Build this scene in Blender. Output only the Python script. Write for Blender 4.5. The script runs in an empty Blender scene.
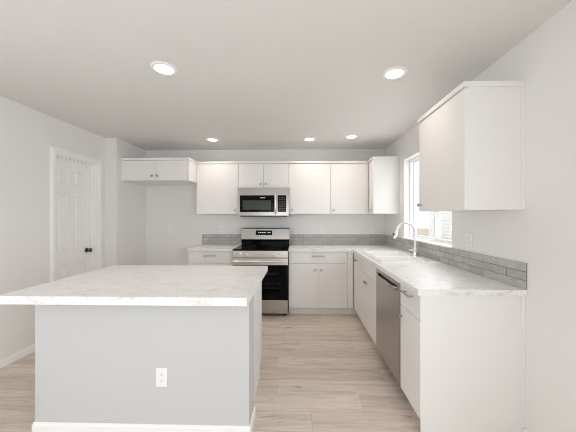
import bpy, bmesh, math, random
from mathutils import Vector, Matrix
random.seed(7)
R = math.radians
sc = bpy.context.scene
C = sc.collection

# ------------------------------------------------------------------ camera, world, light, exposure
cam = bpy.data.objects.new('camera', bpy.data.cameras.new('camera'))
C.objects.link(cam)
cam.location = (0, 0, 1.352)
cam.rotation_euler = (R(90), 0, 0.0238)
cam.data.sensor_width = 36
cam.data.lens = 267.9 / 576 * 36
cam.data.shift_x = -5.31 / 576
cam.data.shift_y = 0.957 / 576
cam.data.clip_start = 0.02
sc.camera = cam

world = bpy.data.worlds.new('world')
sc.world = world
world.use_nodes = True
wn = world.node_tree
bg = wn.nodes['Background']
bg.inputs['Color'].default_value = (0.93, 0.96, 1.0, 1)
bg.inputs['Strength'].default_value = 2.2

vs = sc.view_settings
vs.view_transform = 'Standard'
vs.look = 'None'
vs.gamma = 1
vs.use_curve_mapping = False
vs.exposure = 0.08

def area(name, loc, rot, sx, sy, power, col):
    l = bpy.data.lights.new(name, 'AREA')
    l.shape = 'RECTANGLE'; l.size = sx; l.size_y = sy
    l.energy = power; l.color = col
    o = bpy.data.objects.new(name, l); C.objects.link(o)
    o.location = loc; o.rotation_euler = rot
    return o
W_ = 1.363
# daylight from an assumed patio door, two added side fills, and the sink window
area('patio_daylight', (-0.75, -7.02, 1.10), (R(90), 0, 0), 2.9, 2.0, 24, (0.91, 0.96, 1.0))
area('added_fill_right', (W_ + .06, -1.25, 1.3), (0, R(90), 0), 1.55, 2.25, 56, (0.855, 0.92, 1.0))  # fill light added on the right, its window unseen and made up
area('added_fill_left', (-2.669 - .06, -.6, 1.45), (0, R(-90), 0), 1.25, 2.3, 13, (0.84, 0.95, 1.0))  # fill light added on the left to brighten the right wall
area('sink_window_daylight', (1.62, 2.98, 1.585), (0, R(90), 0), 1.0, 1.05, 7, (0.94, 0.98, 1.0))
LAMP_EMIT = 6.0         # glow of a ceiling lamp lens
LAMP_POWER = 12.5       # light thrown down by a ceiling lamp
LAMP_COLOR = (1.0, 0.85, 0.76)
sc.cycles.max_bounces = 14
sc.cycles.diffuse_bounces = 10
sc.cycles.glossy_bounces = 6
sc.cycles.transparent_max_bounces = 12
sc.cycles.use_denoising = True
sc.cycles.filter_width = 1.0
sc.cycles.caustics_reflective = False
sc.cycles.caustics_refractive = False

# ------------------------------------------------------------------ materials
FLOOR_DARK, FLOOR_MID, FLOOR_LIGHT = (0.65, 0.565, 0.485), (0.69, 0.605, 0.525), (0.735, 0.655, 0.575)
def nodes(name):
    m = bpy.data.materials.new(name); m.use_nodes = True
    nt = m.node_tree
    return m, nt, nt.nodes['Principled BSDF']

def plain(name, col, rough=0.5, metal=0.0, spec=0.5, bump=0.0, bscale=200, emit=None):
    m, nt, b = nodes(name)
    b.inputs['Base Color'].default_value = (*col, 1)
    b.inputs['Roughness'].default_value = rough
    b.inputs['Metallic'].default_value = metal
    b.inputs['Specular IOR Level'].default_value = spec
    if emit:
        b.inputs['Emission Color'].default_value = (*emit[0], 1)
        b.inputs['Emission Strength'].default_value = emit[1]
    tc = nt.nodes.new('ShaderNodeTexCoord')
    n = nt.nodes.new('ShaderNodeTexNoise'); n.inputs['Scale'].default_value = bscale
    nt.links.new(tc.outputs['Object'], n.inputs['Vector'])
    if bump:
        bp = nt.nodes.new('ShaderNodeBump'); bp.inputs['Strength'].default_value = bump
        bp.inputs['Distance'].default_value = 0.002
        nt.links.new(n.outputs['Fac'], bp.inputs['Height'])
        nt.links.new(bp.outputs['Normal'], b.inputs['Normal'])
    return m

def ramp(nt, stops):
    r = nt.nodes.new('ShaderNodeValToRGB')
    e = r.color_ramp.elements
    while len(e) < len(stops): e.new(0.5)
    for el, (p, c) in zip(e, stops):
        el.position = p; el.color = (*c, 1)
    return r

def mixc(nt, a, b, fac, mode='MIX'):
    x = nt.nodes.new('ShaderNodeMix'); x.data_type = 'RGBA'; x.blend_type = mode
    for sock, v in ((x.inputs[6], a), (x.inputs[7], b), (x.inputs[0], fac)):
        if hasattr(v, 'is_output'): nt.links.new(v, sock)
        elif isinstance(v, tuple): sock.default_value = (*v, 1)
        else: sock.default_value = v
    return x.outputs[2]

def coords(nt, scale, kind='Object'):
    tc = nt.nodes.new('ShaderNodeTexCoord')
    mp = nt.nodes.new('ShaderNodeMapping')
    mp.inputs['Scale'].default_value = scale
    nt.links.new(tc.outputs[kind], mp.inputs['Vector'])
    return mp.outputs['Vector']

def noise(nt, vec, scale, detail=4, rough=0.5, dist=0.0):
    n = nt.nodes.new('ShaderNodeTexNoise')
    n.inputs['Scale'].default_value = scale; n.inputs['Detail'].default_value = detail
    n.inputs['Roughness'].default_value = rough; n.inputs['Distortion'].default_value = dist
    nt.links.new(vec, n.inputs['Vector'])
    return n.outputs['Fac']

def floor_mat():
    """oak planks along X: every row shifted by its own random amount, every plank its own tone and grain"""
    m, nt, b = nodes('oak_plank_floor')
    def math_(op, a, c=None, e=None):
        n = nt.nodes.new('ShaderNodeMath'); n.operation = op
        for k, v in enumerate((a, c, e)):
            if v is None: continue
            if hasattr(v, 'is_output'): nt.links.new(v, n.inputs[k])
            else: n.inputs[k].default_value = v
        return n.outputs[0]
    def white(w):
        n = nt.nodes.new('ShaderNodeTexWhiteNoise'); n.noise_dimensions = '1D'
        nt.links.new(w, n.inputs['W']); return n.outputs['Value']
    tc = nt.nodes.new('ShaderNodeTexCoord')
    sp = nt.nodes.new('ShaderNodeSeparateXYZ'); nt.links.new(tc.outputs['Object'], sp.inputs[0])
    PW, PL = .178, 1.22
    yr = math_('DIVIDE', math_('ADD', sp.outputs['Y'], 20.03), PW)
    row = math_('FLOOR', yr)
    xr = math_('ADD', math_('DIVIDE', math_('ADD', sp.outputs['X'], 20.0), PL), math_('MULTIPLY', white(row), 7.0))
    col = math_('FLOOR', xr)
    pid = math_('ADD', math_('MULTIPLY', row, 37.0), col)
    tone, tone2 = white(pid), white(math_('ADD', pid, 511.3))
    # grain coordinates, moved for every plank
    cb = nt.nodes.new('ShaderNodeCombineXYZ')
    nt.links.new(math_('ADD', sp.outputs['X'], math_('MULTIPLY', tone2, 31.0)), cb.inputs[0])
    nt.links.new(sp.outputs['Y'], cb.inputs[1]); nt.links.new(math_('MULTIPLY', tone, 13.0), cb.inputs[2])
    def grain(scale, s_, det, rg, dist):
        mp = nt.nodes.new('ShaderNodeMapping'); mp.inputs['Scale'].default_value = scale
        nt.links.new(cb.outputs[0], mp.inputs['Vector'])
        return noise(nt, mp.outputs['Vector'], s_, det, rg, dist)
    base = ramp(nt, [(0.0, FLOOR_DARK), (0.45, FLOOR_MID), (1.0, FLOOR_LIGHT)])
    nt.links.new(tone, base.inputs['Fac'])
    g1 = ramp(nt, [(0.25, (0.70, 0.675, 0.645)), (0.5, (0.98, 0.98, 0.98)), (0.75, (1.12, 1.12, 1.12))])
    nt.links.new(grain((.8, 9, 1), 2.2, 6, .6, .8), g1.inputs['Fac'])
    c1 = mixc(nt, base.outputs['Color'], g1.outputs['Color'], 0.9, 'MULTIPLY')
    fg = grain((3, 70, 1), 2.0, 3, .6, 0)
    g2 = ramp(nt, [(0.35, (0.90, 0.892, 0.885)), (0.65, (1.04, 1.04, 1.04))])
    nt.links.new(fg, g2.inputs['Fac'])
    c2 = mixc(nt, c1, g2.outputs['Color'], 0.8, 'MULTIPLY')
    g3 = ramp(nt, [(0.61, (1, 1, 1)), (0.74, (0.50, 0.46, 0.42))])
    nt.links.new(grain((1.5, 8, 1), 1.9, 5, .65, 1.6), g3.inputs['Fac'])
    c3 = mixc(nt, c2, g3.outputs['Color'], 0.85, 'MULTIPLY')
    # seams
    fy, fx = math_('FRACT', yr), math_('FRACT', xr)
    dy = math_('MULTIPLY', math_('MINIMUM', fy, math_('SUBTRACT', 1.0, fy)), PW)
    dx_ = math_('MULTIPLY', math_('MINIMUM', fx, math_('SUBTRACT', 1.0, fx)), PL)
    seam = math_('LESS_THAN', math_('MINIMUM', dy, dx_), .0011)
    c4 = mixc(nt, c3, (0.36, 0.30, 0.25), math_('MULTIPLY', seam, 0.75))
    nt.links.new(c4, b.inputs['Base Color'])
    b.inputs['Roughness'].default_value = 0.45
    b.inputs['Specular IOR Level'].default_value = 0.3
    bp = nt.nodes.new('ShaderNodeBump'); bp.inputs['Strength'].default_value = 0.12
    bp.inputs['Distance'].default_value = 0.002
    nt.links.new(fg, bp.inputs['Height']); nt.links.new(bp.outputs['Normal'], b.inputs['Normal'])
    return m

def counter_mat():
    m, nt, b = nodes('marbled_laminate')
    n1 = noise(nt, coords(nt, (0.8, 2.2, 1.8)), 9, 10, 0.75, 1.2)
    r1 = ramp(nt, [(0.32, (0.66, 0.652, 0.644)), (0.44, (0.81, 0.803, 0.796)), (0.55, (0.87, 0.866, 0.86)), (0.8, (0.82, 0.813, 0.806))])
    nt.links.new(n1, r1.inputs['Fac'])
    n2 = noise(nt, coords(nt, (1, 1.6, 1)), 46, 6, 0.7, 0.6)
    r2 = ramp(nt, [(0.32, (0.78, 0.775, 0.77)), (0.5, (1, 1, 1))])
    nt.links.new(n2, r2.inputs['Fac'])
    c = mixc(nt, r1.outputs['Color'], r2.outputs['Color'], 0.65, 'MULTIPLY')
    nt.links.new(c, b.inputs['Base Color'])
    b.inputs['Roughness'].default_value = 0.33
    b.inputs['Specular IOR Level'].default_value = 0.4
    return m

def tile_mat(name, base):
    m, nt, b = nodes(name)
    n = noise(nt, coords(nt, (8, 8, 40)), 3.0, 5, 0.65, 0.6)
    lo = tuple(x * 0.82 for x in base); hi = tuple(min(1, x * 1.16) for x in base)
    r = ramp(nt, [(0.3, lo), (0.7, hi)])
    nt.links.new(n, r.inputs['Fac']); nt.links.new(r.outputs['Color'], b.inputs['Base Color'])
    b.inputs['Roughness'].default_value = 0.3
    return m

def steel_mat(name, col, rough, stretch=(1.5, 1.5, 120)):
    m, nt, b = nodes(name)
    b.inputs['Metallic'].default_value = 1.0
    n = noise(nt, coords(nt, stretch), 5, 3, 0.6)
    r = ramp(nt, [(0.3, tuple(x * 0.93 for x in col)), (0.7, tuple(min(1, x * 1.05) for x in col))])
    nt.links.new(n, r.inputs['Fac']); nt.links.new(r.outputs['Color'], b.inputs['Base Color'])
    b.inputs['Roughness'].default_value = rough
    return m

def glass_mat(name, tint=(1, 1, 1), refl=0.06, rough=0.0):
    m, nt, b = nodes(name)
    nt.nodes.remove(b)
    t = nt.nodes.new('ShaderNodeBsdfTransparent'); t.inputs['Color'].default_value = (*tint, 1)
    g = nt.nodes.new('ShaderNodeBsdfGlossy'); g.inputs['Roughness'].default_value = rough
    x = nt.nodes.new('ShaderNodeMixShader'); x.inputs[0].default_value = refl
    nt.links.new(t.outputs[0], x.inputs[1]); nt.links.new(g.outputs[0], x.inputs[2])
    nt.links.new(x.outputs[0], nt.nodes['Material Output'].inputs['Surface'])
    return m

M = dict(
    wall=plain('wall_paint', (0.81, 0.803, 0.793), 0.75, spec=0.25, bump=0.25, bscale=90),
    island=plain('wall_paint_dimmed', (0.575, 0.578, 0.577), 0.7, spec=0.25, bump=0.25, bscale=90),  # wall paint darkened here to offset too strong front light
    ceiling=plain('ceiling_paint', (0.78, 0.775, 0.765), 0.85, spec=0.15, bump=0.6, bscale=38),
    trim=plain('trim_paint', (0.90, 0.896, 0.888), 0.4, spec=0.4),
    door=plain('door_paint', (0.90, 0.893, 0.885), 0.45, spec=0.4),
    cab=plain('cabinet_white', (0.82, 0.812, 0.80), 0.38, spec=0.4),
    kick=plain('toe_kick_white', (0.78, 0.77, 0.755), 0.5),
    floor=floor_mat(), counter=counter_mat(),
    steel=steel_mat('brushed_steel', (0.52, 0.495, 0.47), 0.26),
    dwsteel=steel_mat('dishwasher_steel', (0.50, 0.48, 0.46), 0.30),
    nickel=steel_mat('brushed_nickel', (0.46, 0.44, 0.42), 0.32, (40, 40, 40)),
    chrome=steel_mat('satin_chrome', (0.88, 0.875, 0.86), 0.3, (30, 30, 30)),
    black=plain('black_enamel', (0.010, 0.010, 0.011), 0.3, spec=0.25),
    blackglass=plain('black_glass', (0.003, 0.003, 0.0035), 0.05, spec=0.10),
    darkgrey=plain('dark_plastic', (0.05, 0.05, 0.05), 0.45),
    screen=plain('microwave_window_mesh', (0.045, 0.048, 0.042), 0.2, spec=0.3),
    ovenpane=glass_mat('tinted_oven_glass', (0.60, 0.60, 0.61), 0.012),
    rack=plain('oven_rack_wire', (0.8, 0.8, 0.8), 0.35, 1.0),
    litsteel=steel_mat('steel_lightened', (0.74, 0.71, 0.675), 0.36),  # range stainless lightened in colour, as its front reflects dark floor and island
    dimsteel=steel_mat('steel_darkened', (0.36, 0.34, 0.32), 0.2),  # same stainless darkened in colour against the bright room it reflects
    cavity=plain('oven_cavity_enamel', (0.10, 0.10, 0.105), 0.5),
    key=plain('keypad_print', (0.075, 0.06, 0.05), 0.5),
    badge=plain('badge_print', (0.45, 0.45, 0.45), 0.4),
    led=plain('display_glow', (0.2, 0.2, 0.2), 0.4, emit=((0.9, 0.95, 1.0), 0.5)),
    sink=plain('sink_composite', (0.90, 0.90, 0.893), 0.2),
    plastic=plain('white_plastic', (0.86, 0.855, 0.84), 0.35),
    slot=plain('outlet_slots', (0.12, 0.12, 0.12), 0.6),
    bronze=plain('dark_nickel_metal', (0.16, 0.15, 0.145), 0.16, 1.0),
    lens=plain('lamp_lens', (0.9, 0.9, 0.9), 0.5, emit=((1.0, 0.90, 0.79), LAMP_EMIT)),
    vinyl=plain('window_vinyl', (0.88, 0.88, 0.875), 0.35),
    pane=glass_mat('window_glass', (0.98, 0.99, 0.985), 0.05),
    grout=plain('grout', (0.20, 0.195, 0.19), 0.85),
    t1=tile_mat('tile_grey', (0.46, 0.45, 0.435)),
    t2=tile_mat('tile_grey_light', (0.49, 0.48, 0.465)),
    t3=tile_mat('tile_grey_dark', (0.43, 0.42, 0.405)),
    siding=plain('house_siding', (0.68, 0.67, 0.655), 0.7),
    roof=plain('house_roof', (0.20, 0.19, 0.18), 0.9),
    dirt=plain('bare_ground', (0.34, 0.27, 0.20), 0.95, bump=0.6, bscale=6),
    fence=plain('fence_wood', (0.52, 0.46, 0.40), 0.8),
)

# ------------------------------------------------------------------ helpers
def thing(name, label, cat, loc=(0, 0, 0), group=None, rz=0):
    o = bpy.data.objects.new(name, None); C.objects.link(o)
    o.empty_display_size = 0.05
    o.location = loc; o.rotation_euler = (0, 0, rz)
    o['label'] = label; o['category'] = cat
    if group: o['group'] = group
    return o

def tag(o, label, cat, group=None):
    o['label'] = label; o['category'] = cat
    if group: o['group'] = group
    return o

def root_loc(p):
    while p.parent: p = p.parent
    return Vector(p.location)

def obj(name, bm, mats, parent=None, smooth=False, local=False, origin=None, label=None):
    """link bm (world coordinates unless local) as one mesh object"""
    me = bpy.data.meshes.new(name)
    off = Vector((0, 0, 0))
    if not local:
        if parent is not None: off = root_loc(parent)
        elif origin is not None: off = Vector(origin)
    if off.length: bmesh.ops.translate(bm, verts=bm.verts, vec=-off)
    bmesh.ops.recalc_face_normals(bm, faces=bm.faces)
    if smooth:
        for f in bm.faces: f.smooth = True
    bm.to_mesh(me); bm.free()
    for m in (mats if isinstance(mats, (list, tuple)) else [mats]): me.materials.append(M[m])
    o = bpy.data.objects.new(name, me); C.objects.link(o)
    if parent is not None: o.parent = parent
    elif not local and origin is not None: o.location = origin
    if label: o['label'] = label
    if smooth:
        try: me.set_sharp_from_angle(angle=R(40))
        except Exception: pass
    return o

def struct(o):
    o['kind'] = 'structure'; return o

def merge(bm, tmp, mi=0):
    me = bpy.data.meshes.new('tmp'); 
    for f in tmp.faces: f.material_index = mi
    tmp.to_mesh(me); tmp.free()
    bm.from_mesh(me); bpy.data.meshes.remove(me)

def box(bm, x0, x1, y0, y1, z0, z1, bev=0.0, seg=1, mi=0):
    t = bmesh.new()
    vs_ = [t.verts.new((x, y, z)) for x in (x0, x1) for y in (y0, y1) for z in (z0, z1)]
    for q in ((0, 1, 3, 2), (4, 6, 7, 5), (0, 4, 5, 1), (2, 3, 7, 6), (0, 2, 6, 4), (1, 5, 7, 3)):
        t.faces.new([vs_[i] for i in q])
    if bev:
        bmesh.ops.bevel(t, geom=list(t.edges), offset=bev, segments=seg, profile=0.5, affect='EDGES')
    merge(bm, t, mi)
    return bm

def bx(*a, **k): return box(bmesh.new(), *a, **k)

def lathe(bm, prof, o, axis, n=20, mi=0):
    """prof: list of (r, h) along axis from origin o"""
    a = Vector(axis).normalized()
    u = a.orthogonal().normalized(); w = a.cross(u)
    t = bmesh.new(); rings = []
    for r, h in prof:
        c = Vector(o) + a * h
        if r < 1e-6: rings.append([t.verts.new(c)])
        else: rings.append([t.verts.new(c + (u * math.cos(2 * math.pi * i / n) + w * math.sin(2 * math.pi * i / n)) * r) for i in range(n)])
    for A, B_ in zip(rings, rings[1:]):
        for i in range(n):
            j = (i + 1) % n
            if len(A) == 1 and len(B_) > 1: t.faces.new((A[0], B_[j], B_[i]))
            elif len(B_) == 1 and len(A) > 1: t.faces.new((A[i], A[j], B_[0]))
            elif len(A) > 1: t.faces.new((A[i], A[j], B_[j], B_[i]))
    merge(bm, t, mi); return bm

def tube(bm, pts, rad, n=12, mi=0):
    pts = [Vector(p) for p in pts]
    rads = rad if isinstance(rad, (list, tuple)) else [rad] * len(pts)
    t = bmesh.new(); rings = []
    tan = [(pts[min(i + 1, len(pts) - 1)] - pts[max(i - 1, 0)]).normalized() for i in range(len(pts))]
    u = tan[0].orthogonal().normalized()
    for p, d, r in zip(pts, tan, rads):
        u = (u - d * u.dot(d)).normalized(); w = d.cross(u)
        rings.append([t.verts.new(p + (u * math.cos(2 * math.pi * i / n) + w * math.sin(2 * math.pi * i / n)) * r) for i in range(n)])
    for A, B_ in zip(rings, rings[1:]):
        for i in range(n):
            j = (i + 1) % n
            t.faces.new((A[i], A[j], B_[j], B_[i]))
    t.faces.new(rings[0][::-1]); t.faces.new(rings[-1])
    merge(bm, t, mi); return bm

def cells(bm, us, vv, drop, w0, w1, mp, mi=0):
    """slab made of grid cells (no inner faces); drop = set of (i, j) cells left open; mp maps (u, v, w) to xyz"""
    t = bmesh.new(); V = {}
    def vert(i, j, k):
        if (i, j, k) not in V: V[i, j, k] = t.verts.new(mp(us[i], vv[j], (w0, w1)[k]))
        return V[i, j, k]
    nu, nv = len(us) - 1, len(vv) - 1
    on = lambda i, j: 0 <= i < nu and 0 <= j < nv and (i, j) not in drop
    for i in range(nu):
        for j in range(nv):
            if not on(i, j): continue
            t.faces.new([vert(i, j, 1), vert(i + 1, j, 1), vert(i + 1, j + 1, 1), vert(i, j + 1, 1)])
            t.faces.new([vert(i, j, 0), vert(i, j + 1, 0), vert(i + 1, j + 1, 0), vert(i + 1, j, 0)])
            for di, dj, a, b in ((-1, 0, (0, 0), (0, 1)), (1, 0, (1, 1), (1, 0)), (0, -1, (1, 0), (0, 0)), (0, 1, (0, 1), (1, 1))):
                if not on(i + di, j + dj):
                    A = (i + a[0], j + a[1]); B_ = (i + b[0], j + b[1])
                    t.faces.new([vert(*A, 0), vert(*B_, 0), vert(*B_, 1), vert(*A, 1)])
    bmesh.ops.recalc_face_normals(t, faces=t.faces)
    merge(bm, t, mi); return bm

XY = lambda u, v, w: (u, v, w)
XZ = lambda u, v, w: (u, w, v)
YZ = lambda u, v, w: (w, u, v)

def loft_basin(bm, x0, x1, y0, y1, z0, z1, r=0.05, th=0.006, mi=0):
    def loop(ins, z, rr):
        out = []
        for cx, cy, a0 in ((x1 - ins - rr, y1 - ins - rr, 0), (x0 + ins + rr, y1 - ins - rr, 90), (x0 + ins + rr, y0 + ins + rr, 180), (x1 - ins - rr, y0 + ins + rr, 270)):
            for k in range(6):
                a = R(a0 + 18 * k); out.append((cx + rr * math.cos(a), cy + rr * math.sin(a), z))
        return out
    t = bmesh.new(); rings = []
    for ins, z, rr in ((-th, z1, r), (-th, z0 - th, r), ):
        rings.append([t.verts.new(p) for p in loop(ins, z, rr)])
    inner = []
    for ins, z, rr in ((0, z1, r), (0.012, z0 + 0.03, r), (0.022, z0 + 0.008, r), (0.045, z0, r)):
        inner.append([t.verts.new(p) for p in loop(ins, z, rr)])
    seq = [rings[1], rings[0]] + inner
    for A, B_ in zip(seq, seq[1:]):
        n = len(A)
        for i in range(n):
            j = (i + 1) % n; t.faces.new((A[i], A[j], B_[j], B_[i]))
    t.faces.new(seq[0]); t.faces.new(seq[-1])
    merge(bm, t, mi); return bm

def dup(root, loc=None, rz=None, label=None):
    r = root.copy(); C.objects.link(r)
    if loc is not None: r.location = loc
    if rz is not None: r.rotation_euler = (0, 0, rz)
    if label: r['label'] = label
    for ch in list(root.children):
        c = ch.copy(); C.objects.link(c); c.parent = r
        for g in list(ch.children):
            d = g.copy(); C.objects.link(d); d.parent = c
    return r

# ------------------------------------------------------------------ the setting
B, W, E, H = 4.304, 1.363, 1.638, 2.434      # back wall, right wall, counter end, ceiling
L, LA, JOG = -2.669, -2.506, 3.610            # left wall, alcove side wall, where it steps in
YB = -7.0                                    # rear of the room
struct(obj('floor', bx(L - .12, W + .14, YB - .12, B + .12, -.06, 0), 'floor'))
struct(obj('ceiling', bx(L - .12, W + .14, YB - .12, B + .12, H, H + .08), 'ceiling'))
struct(obj('wall_back', bx(L - .12, W + .14, B, B + .12, 0, H), 'wall'))
WY0, WY1, WZ0, WZ1 = 2.431, 3.535, 1.075, 2.095
struct(obj('wall_right', cells(bmesh.new(), [YB, -2.4, -.1, WY0, WY1, B], [0, .5, WZ0, WZ1, 2.1, H], {(1, 1), (1, 2), (1, 3), (3, 2)}, W, W + .14, YZ), 'wall'))
DY0, DY1, DZ = 2.857, 3.475, 2.052
struct(obj('wall_left', cells(bmesh.new(), [YB, -1.8, .6, DY0, DY1, JOG], [0, .8, DZ, 2.1, H], {(3, 0), (3, 1), (1, 1), (1, 2)}, L - .12, L, YZ), 'wall'))
struct(obj('door_leak_blocker', bx(L - .2, L - .1205, DY0 - .1, DY1 + .1, 0, DZ + .2), 'wall'))  # unseen panel added to stop sky light leaking around the door
struct(obj('wall_alcove', bx(L - .12, LA, JOG, B, 0, H), 'wall'))
struct(obj('wall_rear', cells(bmesh.new(), [L, -2.25, .75, W], [0, 2.1, H], {(1, 0)}, YB - .12, YB, XZ), 'wall'))
struct(obj('baseboard_left', box(box(bmesh.new(), L, L + .012, YB, DY0 - .058, 0, .075, .003), L, L + .012, DY1 + .058, JOG, 0, .075, .003), 'trim'))
struct(obj('baseboard_alcove', box(box(bmesh.new(), L + .013, LA + .012, JOG - .012, JOG, 0, .075, .003), LA, LA + .012, JOG, B - .012, 0, .075, .003), 'trim'))
struct(obj('baseboard_back', bx(LA + .012, -1.56, B - .012, B, 0, .075, .003), 'trim'))
struct(obj('baseboard_right', bx(W - .012, W, YB, E + .012, 0, .075, .003), 'trim'))

# pantry door in the left wall
d1 = bpy.data.objects.new('door_1', None); C.objects.link(d1); d1.location = (L, (DY0 + DY1) / 2, 0); struct(d1)
b = bmesh.new()
cw, ct = .057, .016
for y0, y1 in ((DY0 - cw, DY0), (DY1, DY1 + cw)):
    box(b, L, L + ct, y0, y1, 0, DZ + cw, .004, 2)
    ym = (y0 + y1) / 2
    box(b, L, L + ct + .004, ym - .012, ym + .02 * (1 if y0 < DY0 else -1) + .004, 0, DZ + cw * .75, .004, 2)
box(b, L, L + ct, DY0, DY1, DZ, DZ + cw, .004, 2)
box(b, L, L + ct + .004, DY0, DY1, DZ + .018, DZ + .04, .004, 2)
obj('door_casing', b, 'trim', d1)
b = bmesh.new()
for y0, y1 in ((DY0, DY0 + .016), (DY1 - .016, DY1)): box(b, L - .12, L, y0, y1, 0, DZ)
box(b, L - .12, L, DY0 + .016, DY1 - .016, DZ - .016, DZ)
for y0, y1 in ((DY0 + .016, DY0 + .028), (DY1 - .028, DY1 - .016)): box(b, L - .075, L - .04, y0, y1, 0, DZ - .016, .002)
box(b, L - .075, L - .04, DY0 + .028, DY1 - .028, DZ - .028, DZ - .016, .002)
obj('door_jamb', b, 'trim', d1)
sy0, sy1 = DY0 + .019, DY1 - .019
xs0, xs1 = L - .112, L - .077
st, mu = .095, .085
pw = (sy1 - sy0 - 2 * st - mu) / 2
us = [sy0, sy0 + st, sy0 + st + pw, sy0 + st + pw + mu, sy1 - st, sy1]
vz = [.012, .22, .80, .93, 1.62, 1.73, 1.92, DZ - .019]
hol = {(i, j) for i in (1, 3) for j in (1, 3, 5)}
b = cells(bmesh.new(), us, vz, hol, xs0, xs1, YZ)
for i, j in hol:
    box(b, xs0 + .006, xs1 - .013, us[i], us[i + 1], vz[j], vz[j + 1])
    box(b, xs0 + .008, xs1 - .002, us[i] + .024, us[i + 1] - .024, vz[j] + .024, vz[j + 1] - .024, .009, 1)
slab = obj('door_slab', b, 'door', d1)
ky, kz = DY1 - .088, .925
b = lathe(bmesh.new(), [(0, 0), (.031, 0), (.031, .004), (.027, .009), (.012, .011), (.012, .028), (.021, .034), (.028, .046), (.027, .056), (.018, .064), (0, .066)], (xs1, ky, kz), (1, 0, 0), 24)
obj('door_knob', b, 'bronze', d1, smooth=True, label='dark polished round door knob')

# sink window in the right wall
w1 = bpy.data.objects.new('window_1', None); C.objects.link(w1); w1.location = (W, (WY0 + WY1) / 2, WZ0); struct(w1)
fx0, fx1 = W + .075, W + .135
fr = .024
b = cells(bmesh.new(), [WY0, WY0 + fr, WY1 - fr, WY1], [WZ0 + .004, WZ0 + .004 + fr, WZ1 - fr, WZ1], {(1, 1)}, fx0, fx1, YZ)
obj('window_frame', b, 'vinyl', w1)
ymid = 2.90
for nm, y0, y1, dx in (('window_sash', WY0 + fr - .004, ymid + .022, .012), ('window_sash', ymid - .022, WY1 - fr + .004, .036)):
    s_ = .026
    b = cells(bmesh.new(), [y0, y0 + s_, y1 - s_, y1], [WZ0 + .024, WZ0 + .024 + s_, WZ1 - fr + .004 - s_, WZ1 - fr + .004], {(1, 1)}, fx0 + dx, fx0 + dx + .02, YZ)
    so = obj(nm, b, 'vinyl', w1)
    obj('glass_pane', bx(fx0 + dx + .008, fx0 + dx + .012, y0 + s_ - .004, y1 - s_ + .004, WZ0 + .020 + s_, WZ1 - fr + .008 - s_), 'pane', so)
obj('window_sill', bx(W - .032, fx0, WY0 - .02, WY1 + .02, WZ0 - .002, WZ0 + .014, .004, 2), 'trim', w1)
w2 = struct(obj('window_2', cells(bmesh.new(), [-2.25, -2.19, -.78, -.72, .69, .75], [0, .06, 2.04, 2.1], {(1, 1), (3, 1)}, YB - .08, YB - .03, XZ), 'vinyl'))
struct(obj('added_window_left', cells(bmesh.new(), [-1.8, -1.75, -.625, -.575, .55, .6], [.8, .85, 2.05, 2.1], {(1, 1), (3, 1)}, L - .11, L - .07, YZ), 'vinyl'))  # unseen frame added for the left fill light
w3 = struct(obj('added_window_right', cells(bmesh.new(), [-2.4, -2.35, -1.275, -1.225, -.15, -.1], [.5, .55, 2.05, 2.1], {(1, 1), (3, 1)}, W + .08, W + .13, YZ), 'vinyl'))  # made-up window out of view, holds the right fill light

# outside the sink window
struct(obj('ground', bx(W + .15, 30, -4, 40, -.35, -.3), 'dirt'))
t = thing('neighbor_house', 'pale lap-sided house standing outside beyond the sink window', 'house', (7.6, 11.0, -.3))
b = bmesh.new()
for k in range(17):
    z = -.3 + k * .185
    q = bmesh.new()
    p = [q.verts.new(v) for v in ((7.6, 6, z), (7.6, 16, z), (7.64, 16, z + .19), (7.64, 6, z + .19), (7.8, 6, z), (7.8, 16, z), (7.8, 16, z + .19), (7.8, 6, z + .19))]
    for f in ((0, 1, 2, 3), (4, 7, 6, 5), (0, 4, 5, 1), (3, 2, 6, 7), (0, 3, 7, 4), (1, 5, 6, 2)): q.faces.new([p[i] for i in f])
    merge(b, q)
obj('wall', b, 'siding', t)
for y in (7.4, 9.6):
    b = cells(bmesh.new(), [y, y + .08, y + .56, y + .64, y + 1.12, y + 1.2], [.75, .83, 1.95, 2.03], {(1, 1), (3, 1)}, 7.55, 7.64, YZ)
    wt = obj('window', b, 'trim', t)
    obj('pane', bx(7.585, 7.6, y + .08, y + 1.12, .83, 1.95), 'darkgrey', wt)
q = bmesh.new()
p = [q.verts.new(v) for v in ((7.2, 5.7, 2.8), (7.2, 16.3, 2.8), (11, 16.3, 4.4), (11, 5.7, 4.4), (7.2, 5.7, 2.95), (7.2, 16.3, 2.95), (11, 16.3, 4.55), (11, 5.7, 4.55))]
for f in ((0, 1, 2, 3), (4, 7, 6, 5), (0, 4, 5, 1), (3, 2, 6, 7), (0, 3, 7, 4), (1, 5, 6, 2)): q.faces.new([p[i] for i in f])
obj('roof', q, 'roof', t)
t = thing('fence', 'low brown board fence outside the sink window', 'fence', (4.6, 11, -.3))
b = bmesh.new()
for k in range(40): box(b, 4.6, 4.62, 9 + k * .15, 9 + k * .15 + .142, -.3, .66)
obj('boards', b, 'fence', t)
obj('rail', bx(4.62, 4.66, 9, 15, .4, .49), 'fence', t); obj('rail', bx(4.62, 4.66, 9, 15, -.1, -.01), 'fence', t)

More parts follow.
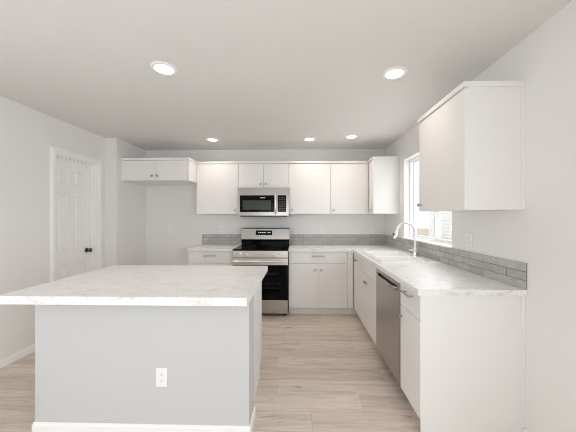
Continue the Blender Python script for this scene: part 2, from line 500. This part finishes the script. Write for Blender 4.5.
# ------------------------------------------------------------------ cabinets
G = .0018      # half gap between fronts
def knob_bm(p, ax):
    return lathe(bmesh.new(), [(0, 0), (.008, 0), (.0065, .003), (.0055, .014), (.0150, .019), (.0165, .024), (.0135, .029), (0, .0305)], p, ax, 16)
def knob(parent, p, ax): return obj('knob', knob_bm(p, ax), 'nickel', parent, smooth=True)
def pull(parent, p, ax, d, length=.16):
    """bar pull centred on p, standing off along ax, running along d"""
    p, ax, d = Vector(p), Vector(ax), Vector(d)
    b = tube(bmesh.new(), [p + ax * .03 - d * length / 2, p + ax * .03 + d * length / 2], .006, 12)
    for s in (-1, 1):
        q = p + d * s * (length / 2 - .018); tube(b, [q, q + ax * .03], .005, 10)
    return obj('handle', b, 'nickel', parent, smooth=True)
FY, FX = (0, -1, 0), (-1, 0, 0)
UZ0, UZ1 = 1.396, 2.149
UF = B - .333           # upper door front plane
def frontY(t, name, x0, x1, z0, z1, y):   # door or drawer front facing the camera
    return obj(name, bx(x0 + G, x1 - G, y, y + .019, z0 + G, z1 - G, .0012), 'cab', t)
def frontX(t, name, y0, y1, z0, z1, x):
    return obj(name, bx(x, x + .019, y0 + G, y1 - G, z0 + G, z1 - G, .0012), 'cab', t)
def crown(t, boxes):
    b = bmesh.new()
    for q in boxes: box(b, *q, UZ1 - .004, UZ1 + .030, .003)
    obj('crown_trim', b, 'cab', t)

# cabinet over the fridge space
t = thing('upper_cabinet', 'short deep white wall cabinet with two doors above the empty fridge space', 'cabinet', (-2.05, 3.95, 1.86), 'white wall cabinets')
FF = 3.694
x0, x1 = LA + .002, -1.5435
z0 = 1.862
obj('body', bx(x0, x1, FF + .021, B - .001, z0, UZ1, .001), 'cab', t)
b = box(bmesh.new(), x0, x0 + .022, FF + .003, FF + .021, z0, UZ1 - .004, .001); obj('filler_strip', bx(x1 - .016, x1, FF + .003, FF + .021, z0, UZ1 - .004, .001), 'cab', t)
obj('filler_strip', b, 'cab', t)
xm = (x0 + .022 + x1 - .016) / 2
for a, c, k in ((x0 + .022, xm, xm - .036), (xm, x1 - .016, xm + .036)):
    d = frontY(t, 'door', a, c, z0, UZ1 - .006, FF); knob(d, (k, FF, 1.926), FY)
crown(t, [(x0, x1, FF - .012, B - .001), (x1, x1 + .010, FF - .012, UF - .014)])

# single door cabinet left of the microwave
t = thing('upper_cabinet', 'tall white single-door wall cabinet left of the microwave', 'cabinet', (-1.235, 4.08, UZ0), 'white wall cabinets')
x0, x1 = -1.543, -.916
obj('body', bx(x0, x1, UF + .021, B - .001, UZ0, UZ1, .001), 'cab', t)
d = frontY(t, 'door', x0, x1, UZ0, UZ1 - .006, UF); knob(d, (x1 - .045, UF, UZ0 + .055), FY)
crown(t, [(x0, x1, UF - .012, B - .001)])

# cabinet above the microwave
t = thing('upper_cabinet', 'short white two-door wall cabinet directly above the microwave', 'cabinet', (-.54, 4.08, 1.78), 'white wall cabinets')
x0, x1 = -.914, -.162
obj('body', bx(x0, x1, UF + .021, B - .001, 1.782, UZ1, .001), 'cab', t)
xm = (x0 + x1) / 2
for a, c, k in ((x0, xm, xm - .04), (xm, x1, xm + .04)):
    d = frontY(t, 'door', a, c, 1.782, UZ1 - .006, UF); knob(d, (k, UF, 1.842), FY)
crown(t, [(x0, x1, UF - .012, B - .001)])

# two door cabinet right of the microwave
XU = W - .354           # right wall uppers front plane
t = thing('upper_cabinet', 'wide white two-door wall cabinet right of the microwave', 'cabinet', (.42, 4.08, UZ0), 'white wall cabinets')
x0, x1 = -.160, XU - .002
obj('body', bx(x0, x1, UF + .021, B - .001, UZ0, UZ1, .001), 'cab', t)
for a, c in ((x0, .455), (.455, .980)):
    d = frontY(t, 'door', a, c, UZ0, UZ1 - .006, UF); knob(d, (a + .045, UF, UZ0 + .055), FY)
obj('filler_strip', bx(.982, x1, UF + .003, UF + .021, UZ0, UZ1 - .004, .001), 'cab', t)
crown(t, [(x0, x1 - .014, UF - .012, B - .001)])

# corner cabinet on the right wall
t = thing('upper_cabinet', 'white wall cabinet in the back corner left of the sink window', 'cabinet', (1.19, 3.95, UZ0), 'white wall cabinets')
CY = 3.690
obj('body', bx(XU + .0193, W - .001, CY, B - .001, UZ0, UZ1, .001), 'cab', t)
d = frontX(t, 'door', CY - G, UF - .016, UZ0, UZ1 - .006, XU); knob(d, (XU, CY + .10, UZ0 + .055), FX)
crown(t, [(XU - .012, W - .001, CY - .008, UF - .013)])

# cabinet on the right wall, nearest the camera
t = thing('upper_cabinet', 'white wall cabinet on the right wall nearest the camera, right of the window', 'cabinet', (1.19, 1.99, UZ0), 'white wall cabinets')
obj('body', bx(XU + .0193, W - .001, 1.664, 2.292, UZ0, UZ1, .001), 'cab', t)
d = frontX(t, 'door', 1.664 - G, 2.292, UZ0, UZ1 - .006, XU); knob(d, (XU, 2.292 - .04, UZ0 + .055), FX)
obj('scribe_trim', bx(W - .014, W - .0003, 1.654, 1.664, UZ0, UZ1 - .004, .001), 'cab', t)
crown(t, [(XU - .012, W - .001, 1.652, 2.300)])

# base cabinets
BF, BX, CZ, KZ = B - .625, W - .625, .876, .105   # door front planes, carcass top, toe kick height
DS = .712                                          # drawer / door split
t = thing('base_cabinet', 'white drawer base cabinet left of the range', 'cabinet', (-1.24, 3.93, 0), 'white base cabinets')
x0, x1 = -1.546, -.922
obj('body', bx(x0, x1, BF + .021, B - .001, KZ, CZ, .001), 'cab', t)
obj('toe_kick', bx(x0, x1, BF + .068, B - .01, 0.001, KZ), 'kick', t)
obj('filler_strip', bx(x0, x0 + .012, BF + .002, BF + .021, KZ, CZ, .001), 'cab', t)
d = frontY(t, 'drawer', x0 + .012, x1, DS, CZ - .004, BF); pull(d, (-1.235, BF, .818), FY, (1, 0, 0), .17)
xm = (x0 + .012 + x1) / 2
for a, c, k in ((x0 + .012, xm, xm - .035), (xm, x1, xm + .035)):
    d = frontY(t, 'door', a, c, KZ, DS, BF); knob(d, (k, BF, DS - .085), FY)

t = thing('base_cabinet', 'white base cabinet right of the range, one wide drawer over two doors', 'cabinet', (.27, 3.93, 0), 'white base cabinets')
x0, x1 = -.152, .690
obj('body', bx(x0, x1, BF + .021, B - .001, KZ, CZ, .001), 'cab', t)
obj('toe_kick', bx(x0, x1 + .036, BF + .068, BF + .09, 0.001, KZ), 'kick', t)
d = frontY(t, 'drawer', x0, .655, DS, CZ - .004, BF); pull(d, (.252, BF, .818), FY, (1, 0, 0), .17)
for a, c, k in ((x0, .2515, .2515 - .04), (.2515, .655, .2515 + .04)):
    d = frontY(t, 'door', a, c, KZ, DS, BF); knob(d, (k, BF, DS - .085), FY)
obj('filler_strip', bx(.657, .733, BF + .002, BF + .02, KZ, CZ, .001), 'cab', t)

t = thing('base_cabinet', 'white sink base and corner cabinet under the window, left of the dishwasher', 'cabinet', (1.05, 3.1, 0), 'white base cabinets')
sk0, sk1, ck = 2.595, 3.353, BF - .004
# carcass left open under the sink bowls
b = box(bmesh.new(), BX + .021, BX + .04, sk0, B - .003, KZ, CZ, .001)
box(b, BX + .04, W - .002, sk0, sk0 + .016, KZ, CZ); box(b, BX + .04, W - .002, sk0 + .016, B - .003, KZ, KZ + .016)
box(b, BX + .04, W - .002, 3.42, 3.436, KZ + .016, CZ)
obj('body', b, 'cab', t)
obj('toe_kick', box(bx(BX + .073, BX + .09, sk0, BF + .068, 0.001, KZ), .728, BX + .09, BF + .068, BF + .09, 0.001, KZ), 'kick', t)
obj('false_front', bx(BX, BX + .019, sk0 + G, sk1 - G, DS + G, CZ - .006, .0012), 'cab', t)
ym = (sk0 + sk1) / 2
for a, c, k in ((sk0, ym, ym - .036), (ym, sk1, ym + .036)):
    d = frontX(t, 'door', a, c, KZ, DS, BX); knob(d, (BX, k, DS - .085), FX)
d = frontX(t, 'door', sk1, ck, KZ, CZ - .004, BX); knob(d, (BX, sk1 + .135, .790), FX)

t = thing('base_cabinet', 'narrow white base cabinet with drawer at the open end, right of the dishwasher', 'cabinet', (1.05, 1.8, 0), 'white base cabinets')
y0, y1 = E + .016, 1.984
obj('body', bx(BX + .021, W - .016, y0 + .02, y1, KZ, CZ, .001), 'cab', t)
obj('toe_kick', bx(BX + .073, BX + .09, y0 + .02, y1, 0.001, KZ), 'kick', t)
d = frontX(t, 'drawer', y0 + .002, y1, DS, CZ - .004, BX); pull(d, (BX, (y0 + y1) / 2, .835), FX, (0, 1, 0), .15)
d = frontX(t, 'door', y0 + .002, y1, KZ, DS, BX); knob(d, (BX, y1 - .035, DS - .075), FX)
obj('end_panel', bx(BX + .004, W - .0245, y0, y0 + .019, 0.001, CZ, .001), 'cab', t)
obj('scribe_trim', box(bx(W - .024, W - .0003, y0 - .005, y0 + .010, 0.077, CZ, .001), W - .024, W - .0125, y0 - .005, y0 + .010, .001, .078), 'cab', t)

# ------------------------------------------------------------------ countertops and backsplash
CT0, CT1 = .877, .914
CD = .648
SX0, SX1, SY0, SY1 = .80, 1.225, 2.61, 3.33      # sink cut-out
def deck(name, us, vv, drop, label, origin):
    o = obj(name, cells(bmesh.new(), us, vv, drop, CT0, CT1, XY), 'counter', origin=origin)
    return tag(o, label, 'countertop', 'marbled countertops')
deck('countertop', [-1.553, -.917], [B - CD, B - .001], set(), 'short marbled white countertop left of the range', (-1.24, 3.9, CT0))
deck('countertop', [-.153, W - CD, SX0, SX1, W - .001], [E, SY0, SY1, B - CD, B - .001], {(0, 0), (0, 1), (0, 2), (2, 1)}, 'l-shaped marbled white countertop holding the sink, running right of the range', (.6, 3.9, CT0))

def splash(name, u0, u1, w, dirn, mp, label, origin, start, rng):
    """three rows of 6 x 2 inch tiles in running bond; w wall plane, dirn +-1 away from the wall"""
    b = bmesh.new(); tw, th, j = .1524, .0508, .0034
    def bb(a, c, z0, z1, d0, d1, mi, bev=0):
        p, q = mp(a, z0, w + dirn * d0), mp(c, z1, w + dirn * d1)
        box(b, min(p[0], q[0]), max(p[0], q[0]), min(p[1], q[1]), max(p[1], q[1]), min(p[2], q[2]), max(p[2], q[2]), bev, 1, mi)
    z = CT1 + .001
    bb(u0, u1, z, z + 3 * (th + j) - j - .001, .0008, .0055, 0)
    for r in range(3):
        z0 = z + r * (th + j)
        a = u0 - tw + (start + (tw / 2 if r % 2 else 0)) % tw
        while a < u1:
            s, e = max(a, u0), min(a + tw - j, u1)
            if e - s > .012: bb(s, e, z0, z0 + th, .004, .0085, rng.choice((1, 1, 2, 2, 3)), .0012)
            a += tw
    o = obj(name, b, ['grout', 't1', 't2', 't3'], origin=origin)
    return tag(o, label, 'backsplash', 'grey tile backsplashes')
rng = random.Random(3)
splash('backsplash', -1.573, -.93, B, -1, XZ, 'grey tile backsplash strip on the back wall left of the range', (-1.25, B - .004, CT1), .02, rng)
splash('backsplash', -.150, W - .0095, B, -1, XZ, 'grey tile backsplash strip on the back wall right of the range', (.6, B - .004, CT1), .06, rng)
splash('backsplash', E, B - .0095, W, -1, YZ, 'grey tile backsplash strip along the right wall under the window', (W - .004, 3, CT1), .076, rng)

# ------------------------------------------------------------------ island
IX0, IX1, IY0, IY1 = -1.685, -.286, 1.444, 2.400
IT0 = .867
t = thing('kitchen_island', 'white island base with painted front wall and baseboard under marbled top', 'island', (-.98, 1.9, 0))
wx0, wx1, wy0, wy1 = -1.643, -.309, 1.626, 1.795
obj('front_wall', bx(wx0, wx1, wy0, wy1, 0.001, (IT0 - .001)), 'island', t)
b = bmesh.new()
bh = .082
for q in ((wx0 - .012, wx1 + .012, wy0 - .012, wy0), (wx1, wx1 + .012, wy0, wy1 + .002), (wx0 - .012, wx0, wy0, wy1)):
    box(b, *q, 0.001, bh - .014, .002); 
    x_0, x_1, y_0, y_1 = q
    ix = .004
    box(b, x_0 + (ix if q[0] < wx0 else 0), x_1 - (ix if q[1] > wx1 else 0), y_0 + (ix if q[2] < wy0 else 0), y_1, bh - .016, bh, .002)
obj('baseboard', b, 'trim', t)
cx0, cx1, cyf = -1.62, -.334, 2.345
obj('cabinet_body', bx(cx0, cx1 - .018, wy1 + .001, cyf - .021, KZ, (IT0 - .001), .001), 'cab', t)
obj('toe_kick', bx(cx0, cx1 - .018, wy1 + .001, cyf - .09, 0.001, KZ), 'kick', t)
b = cells(bmesh.new(), [wy1 + .001, cyf - .08, cyf], [.001, KZ, (IT0 - .001)], {(1, 0)}, cx1 - .018, cx1, YZ)
obj('end_panel', b, 'cab', t)
n = 3
for k in range(n):
    a = cx0 + (cx1 - .02 - cx0) * k / n; c = cx0 + (cx1 - .02 - cx0) * (k + 1) / n
    dr = obj('drawer', bx(a + G, c - G, cyf - .019, cyf, DS + G, (IT0 - .001) - .006, .0012), 'cab', t); pull(dr, ((a + c) / 2, cyf, .80), (0, 1, 0), (1, 0, 0), .16)
    m_ = (a + c) / 2
    for p, q, kx in ((a, m_, m_ - .035), (m_, c, m_ + .035)):
        d = obj('door', bx(p + G, q - G, cyf - .019, cyf, KZ, DS - G, .0012), 'cab', t); knob(d, (kx, cyf, DS - .085), (0, 1, 0))
o = obj('island_countertop', bx(IX0, IX1, IY0, IY1, IT0, CT1, .003, 2), 'counter', origin=(-.98, 1.95, CT0))
tag(o, 'large rectangular marbled white countertop on the island', 'countertop', 'marbled countertops')

# ------------------------------------------------------------------ range
RX0, RX1, RF = -.912, -.158, 3.612
t = thing('range', 'stainless steel and black electric range with backguard display between base cabinets', 'stove', (-.536, 3.9, 0))
# hollow body: the oven cavity shows through the door window
b = bmesh.new()
box(b, RX0, RX0 + .05, RF + .05, 4.281, .03, .893, .002); box(b, RX1 - .05, RX1, RF + .05, 4.281, .03, .893, .002)
box(b, RX0 + .05, RX1 - .05, RF + .05, 4.281, .03, .23); box(b, RX0 + .05, RX1 - .05, RF + .05, 4.281, .72, .893)
box(b, RX0 + .05, RX1 - .05, 4.176, 4.281, .23, .72)
obj('body', b, 'black', t)
b = bmesh.new()
for z in (.36, .42, .55):
    for k in range(7): tube(b, [(RX0 + .06, RF + .09 + k * .065, z), (RX1 - .06, RF + .09 + k * .065, z)], .004, 6)
obj('oven_rack', b, 'rack', t, smooth=True)
ck_ = obj('cooktop', bx(RX0 + .001, RX1 - .001, RF + .004, 4.166, .894, .914, .004, 2), 'blackglass', t)
for x, y, r in ((-.72, 3.776, .10), (-.35, 3.776, .085), (-.72, 4.026, .075), (-.35, 4.026, .10)):
    q = lathe(bmesh.new(), [(r - .002, 0), (r - .002, .0006), (r, .0006), (r, 0)], (x, y, .9141), (0, 0, 1), 32)
    obj('burner_ring', q, 'darkgrey', ck_)
cp = obj('control_panel', bx(RX0, RX1, RF, RF + .05, .800, .893, .004, 2), 'litsteel', t)
for x in (-.80, -.72, -.352, -.272):
    q = lathe(bmesh.new(), [(0, 0), (.022, 0), (.022, .006), (.019, .008), (.017, .026), (.014, .030), (0, .030)], (x, RF, .846), FY, 20)
    obj('knob', q, 'chrome', cp, smooth=True)
b = cells(bmesh.new(), [RX0 + .002, RX0 + .11, RX1 - .11, RX1 - .002], [.232, .33, .60, .700], {(1, 1)}, RF + .004, RF + .045, XZ)
od = obj('oven_door', b, 'blackglass', t)
obj('window', bx(RX0 + .108, RX1 - .108, RF + .010, RF + .016, .328, .602), 'ovenpane', od)
obj('door_top_trim', bx(RX0 + .001, RX1 - .001, RF, RF + .045, .700, .793, .003), 'litsteel', od)
b = tube(bmesh.new(), [(RX0 + .02, RF - .04, .752), (RX1 - .02, RF - .04, .752)], .0155, 16)
for x in (RX0 + .05, RX1 - .05): box(b, x - .012, x + .012, RF - .04, RF, .742, .762, .003)
obj('handle', b, 'chrome', od, smooth=True)
obj('storage_drawer', bx(RX0 + .002, RX1 - .002, RF, RF + .045, .045, .228, .004, 2), 'steel', t)
for x in (RX0 + .05, RX1 - .05):
    for y in (RF + .08, 4.226): obj('foot', lathe(bmesh.new(), [(0, 0.0005), (.018, 0.0005), (.018, .012), (.01, .014), (.01, .03), (0, .03)], (x, y, 0), (0, 0, 1), 12), 'darkgrey', t)
# backguard, leaning back a little, with rounded upper corners
def prism(prof, x0, x1):
    q = bmesh.new()
    A = [q.verts.new((x0, y, z)) for y, z in prof]; Z = [q.verts.new((x1, y, z)) for y, z in prof]
    q.faces.new(A); q.faces.new(Z[::-1])
    for i in range(len(A)): q.faces.new((A[i], A[(i + 1) % len(A)], Z[(i + 1) % len(A)], Z[i]))
    return q
bgl = obj('backguard_base', prism([(4.168, .894), (4.168, 1.004), (4.281, 1.004), (4.281, .894)], RX0 + .004, RX1 - .004), 'blackglass', t)
q = prism([(4.158, 1.005), (4.174, 1.168), (4.184, 1.179), (4.271, 1.179), (4.281, 1.168), (4.281, 1.005)], RX0, RX1)
ed = [e for e in q.edges if abs(e.verts[0].co.x - e.verts[1].co.x) < 1e-6 and min(v.co.z for v in e.verts) > 1.1]
bmesh.ops.bevel(q, geom=ed, offset=.012, segments=3, profile=.5, affect='EDGES')
bk = obj('backguard', q, 'dimsteel', t)
dp = obj('display', prism([(4.1605, 1.072), (4.1668, 1.142), (4.181, 1.142), (4.181, 1.072)], -.685, -.43), 'blackglass', bk)
for x, w_ in ((-.645, .012), (-.625, .02), (-.595, .03), (-.557, .03), (-.50, .018), (-.474, .018)): obj('display_segment', bx(x, x + w_, 4.1615, 4.166, 1.102, 1.116), 'led', bk)

# ------------------------------------------------------------------ microwave
MX0, MX1, MF, MZ0, MZ1 = -.904, -.160, 3.908, 1.368, 1.779
t = thing('microwave', 'stainless steel over-the-range microwave with black window hung under a wall cabinet', 'microwave', (-.54, 4.05, MZ0))
obj('body', bx(MX0 + .002, MX1 - .002, MF + .03, B - .002, MZ0 + .004, MZ1), 'darkgrey', t)
obj('vent_base', bx(MX0 + .03, MX1 - .03, MF + .012, 4.2, MZ0 - .012, MZ0 + .006, .002), 'black', t)
mz = lambda py: 1.351 + (216.957 - py) * 3.917 / 267.9
hx = -.352
b = cells(bmesh.new(), [MX0, -.877, hx - .018, hx + .022], [MZ0 + .004, mz(212), mz(195.2), MZ1], {(1, 1)}, MF, MF + .03, XZ)
dm = obj('door', b, 'dimsteel', t)
fr_ = obj('window_frame', cells(bmesh.new(), [-.8765, -.838, -.420, hx - .0185], [mz(212) + .0005, mz(209.6), mz(200.2), mz(195.2) - .0005], {(1, 1)}, MF + .003, MF + .02, XZ), 'blackglass', dm)
obj('window', bx(-.838, -.420, MF + .006, MF + .014, mz(209.6), mz(200.2)), 'screen', fr_)
obj('badge', bx(-.575, -.505, MF + .0015, MF + .004, mz(198.1), mz(197.2)), 'badge', fr_)
pts = [(hx, MF, mz(213.6)), (hx, MF - .025, mz(212.8)), (hx, MF - .042, mz(209)), (hx, MF - .047, mz(203.5)), (hx, MF - .042, mz(198)), (hx, MF - .025, mz(194.2)), (hx, MF, mz(193.4))]
obj('handle', tube(bmesh.new(), pts, .013, 14), 'chrome', dm, smooth=True)
b = cells(bmesh.new(), [hx + .0235, hx + .030, MX1 - .036, MX1], [MZ0 + .004, mz(211.8), mz(195.2), MZ1], {(1, 1)}, MF, MF + .03, XZ)
pm = obj('control_panel', b, 'dimsteel', t)
kp = obj('keypad', bx(hx + .030, MX1 - .036, MF + .003, MF + .02, mz(211.8), mz(195.2)), 'blackglass', pm)
b = bmesh.new()
kx0, kx1 = hx + .042, MX1 - .046
for r in range(8):
    for c in range(3):
        x = kx0 + (kx1 - kx0) * c / 3; z = mz(210.5) + r * .026
        box(b, x + .004, x + (kx1 - kx0) / 3 - .004, MF + .002, MF + .004, z, z + .013)
obj('keys', b, 'key', kp)

# ------------------------------------------------------------------ dishwasher
t = thing('dishwasher', 'stainless steel dishwasher with pocket handle built in under the right counter', 'dishwasher', (1.05, 2.26, 0))
y0, y1 = 1.990, 2.589
obj('body', bx(BX + .03, W - .03, y0 + .004, y1 - .004, .10, .870), 'darkgrey', t)
obj('toe_panel', bx(BX + .06, BX + .08, y0 + .004, y1 - .004, .004, .10), 'black', t)
dx = BX - .004
py0, py1, pz0, pz1 = y0 + .05, y1 - .05, .795, .835
b = cells(bmesh.new(), [y0, py0, py1, y1], [.108, pz0, pz1, .862], {(1, 1)}, dx, dx + .03, YZ)
dd = obj('door', b, 'dwsteel', t)
obj('handle_pocket', bx(dx + .024, dx + .029, py0, py1, pz0, pz1), 'black', dd)
b = bmesh.new()
tube(b, [(dx + .02, py0 + .004, .812), (dx - .012, py0 + .035, .812), (dx - .018, py0 + .07, .812), (dx - .018, py1 - .07, .812), (dx - .012, py1 - .035, .812), (dx + .02, py1 - .004, .812)], .010, 12)
obj('handle', b, 'steel', dd, smooth=True)
obj('control_strip', bx(dx + .004, dx + .03, y0, y1, .8622, .870), 'black', dd)

# ------------------------------------------------------------------ sink and faucet
t = thing('sink', 'white double-bowl drop-in sink set in the right counter below the window', 'sink', (1.04, 2.995, CT1))
ox0, ox1, oy0, oy1 = .765, 1.325, 2.555, 3.375
div0, div1 = 2.90, 2.94
bx0, bx1, by0, by1 = .815, 1.205, 2.625, 3.315
b = cells(bmesh.new(), [ox0, bx0, bx1, ox1], [oy0, by0, div0, div1, by1, oy1], {(1, 1), (1, 3)}, CT1 + .0005, CT1 + .014, XY)
bmesh.ops.remove_doubles(b, verts=b.verts, dist=1e-6)
ev = [e for e in b.edges if all(v.co.z > CT1 + .01 for v in e.verts) and len(e.link_faces) == 2 and abs(e.link_faces[0].normal.dot(e.link_faces[1].normal)) < .5]
bmesh.ops.bevel(b, geom=ev, offset=.006, segments=2, profile=.5, affect='EDGES')
obj('rim', b, 'sink', t)
for a, c in ((by0, div0), (div1, by1)):
    bs = obj('basin', loft_basin(bmesh.new(), bx0 - .004, bx1 + .004, a - .004, c + .004, .73, CT1 + .0055, .05), 'sink', t, smooth=True)
    obj('drain', lathe(bmesh.new(), [(0, 0), (.045, 0), (.045, .003), (.038, .003), (.03, -.0005), (0, -.0005)], ((bx0 + bx1) / 2, (a + c) / 2, .7306), (0, 0, 1), 20), 'nickel', bs, smooth=True)

FXc, FYc, FZ = 1.268, 2.975, CT1 + .0145
t = thing('faucet', 'brushed metal gooseneck pull-down faucet standing behind the sink', 'faucet', (FXc, FYc, FZ))
obj('base', lathe(bmesh.new(), [(0, 0), (.030, 0), (.030, .006), (.024, .010), (.023, .075), (.019, .085), (.0145, .088), (0, .088)], (FXc, FYc, FZ), (0, 0, 1), 24), 'chrome', t, smooth=True)
r_ = .102; zc = 1.184
pts = [(FXc, FYc, FZ + .085), (FXc, FYc, 1.06), (FXc, FYc, 1.12)]
for k in range(0, 13):
    a = R(180 * k / 12 * .96); pts.append((FXc - r_ + r_ * math.cos(a), FYc, zc + r_ * math.sin(a)))
obj('spout', tube(bmesh.new(), pts, .0145, 16), 'chrome', t, smooth=True)
p0 = Vector(pts[-1]); dv = (Vector(pts[-1]) - Vector(pts[-2])).normalized()
sp = obj('spray_head', tube(bmesh.new(), [p0 - dv * .004, p0 + dv * .012, p0 + dv * .014, p0 + dv * .07, p0 + dv * .085], [.0148, .016, .0175, .021, .019], 18), 'chrome', t, smooth=True)
q = p0 + dv * .035
obj('spray_button', bx(q.x - .029, q.x - .017, q.y - .007, q.y + .007, q.z - .018, q.z + .014, .002), 'darkgrey', sp, label='dark spray button')
b = tube(bmesh.new(), [(FXc, FYc - .018, FZ + .050), (FXc, FYc - .046, FZ + .050)], [.0165, .0165], 16)
tube(b, [(FXc, FYc - .036, FZ + .052), (FXc - .03, FYc - .042, FZ + .060), (FXc - .085, FYc - .046, FZ + .066)], [.007, .0065, .005], 10)
obj('handle', b, 'chrome', t, smooth=True)

# ------------------------------------------------------------------ ceiling lights
def light_proto():
    t = thing('recessed_light', 'round recessed ceiling light over the left side of the island', 'ceiling light', (-.988, 1.93, H), 'recessed ceiling lights')
    o = (-.988, 1.93, H)
    obj('trim_ring', lathe(bmesh.new(), [(.064, -.0005), (.064, -.005), (.069, -.009), (.086, -.006), (.090, -.0005)], o, (0, 0, 1), 40), 'trim', t, smooth=True)
    obj('lens', lathe(bmesh.new(), [(0, -.0045), (.0645, -.0045), (.0645, -.001), (0, -.001)], o, (0, 0, 1), 40), 'lens', t)
    l = bpy.data.lights.new('lamp_beam', 'SPOT')
    l.energy = LAMP_POWER; l.color = LAMP_COLOR; l.spot_size = R(140); l.spot_blend = 0.9; l.shadow_soft_size = 0.06
    lo = bpy.data.objects.new('lamp_beam', l); C.objects.link(lo); lo.parent = t; lo.location = (0, 0, -.012)
    return t
pl = light_proto()
for x, y, lab in ((.713, 2.035, 'round recessed ceiling light nearest the right wall, in front of the window cabinet'),
                  (-1.22, 3.72, 'round recessed ceiling light in the back row, above left of the microwave'),
                  (.137, 3.73, 'round recessed ceiling light in the back row, just right of the microwave'),
                  (.697, 3.62, 'round recessed ceiling light in the back row nearest the corner cabinet')):
    dup(pl, (x, y, H), label=lab)

# ------------------------------------------------------------------ wall outlets (built facing -Y at the origin)
def outlet_proto():
    t = thing('wall_outlet', 'white duplex outlet low on the front wall of the island', 'outlet', (0, 0, 0), 'white wall outlets')
    obj('cover_plate', bx(-.035, .035, -.0065, -.0003, -.0575, .0575, .0025, 2), 'plastic', t, local=True)
    for z in (-.0195, .0195):
        f = obj('receptacle', bx(-.0165, .0165, -.0085, -.0066, z - .014, z + .014, .001), 'plastic', t, local=True)
        b = bmesh.new()
        for x in (-.0065, .0065): box(b, x - .0011, x + .0011, -.0089, -.0084, z - .001, z + .008)
        lathe(b, [(0, 0), (.0025, 0), (.0025, .0004), (0, .0004)], (0, -.0085, z - .007), (0, -1, 0), 10)
        obj('slots', b, 'slot', f, local=True)
    return t
po = outlet_proto()
po.location = (-.846, 1.626, .369)
for loc, rz, lab in (((-2.082, B, 1.154), 0, 'white wall outlet in the empty fridge space on the back wall'),
                     ((-1.272, B, 1.165), 0, 'white wall outlet above the backsplash left of the range'),
                     ((.366, B, 1.142), 0, 'white wall outlet above the backsplash right of the range'),
                     ((1.160, B, 1.140), 0, 'white wall outlet above the backsplash in the back corner'),
                     ((W, 2.178, 1.162), R(-90), 'white wall outlet on the right wall beside the window')):
    dup(po, loc, rz, lab)
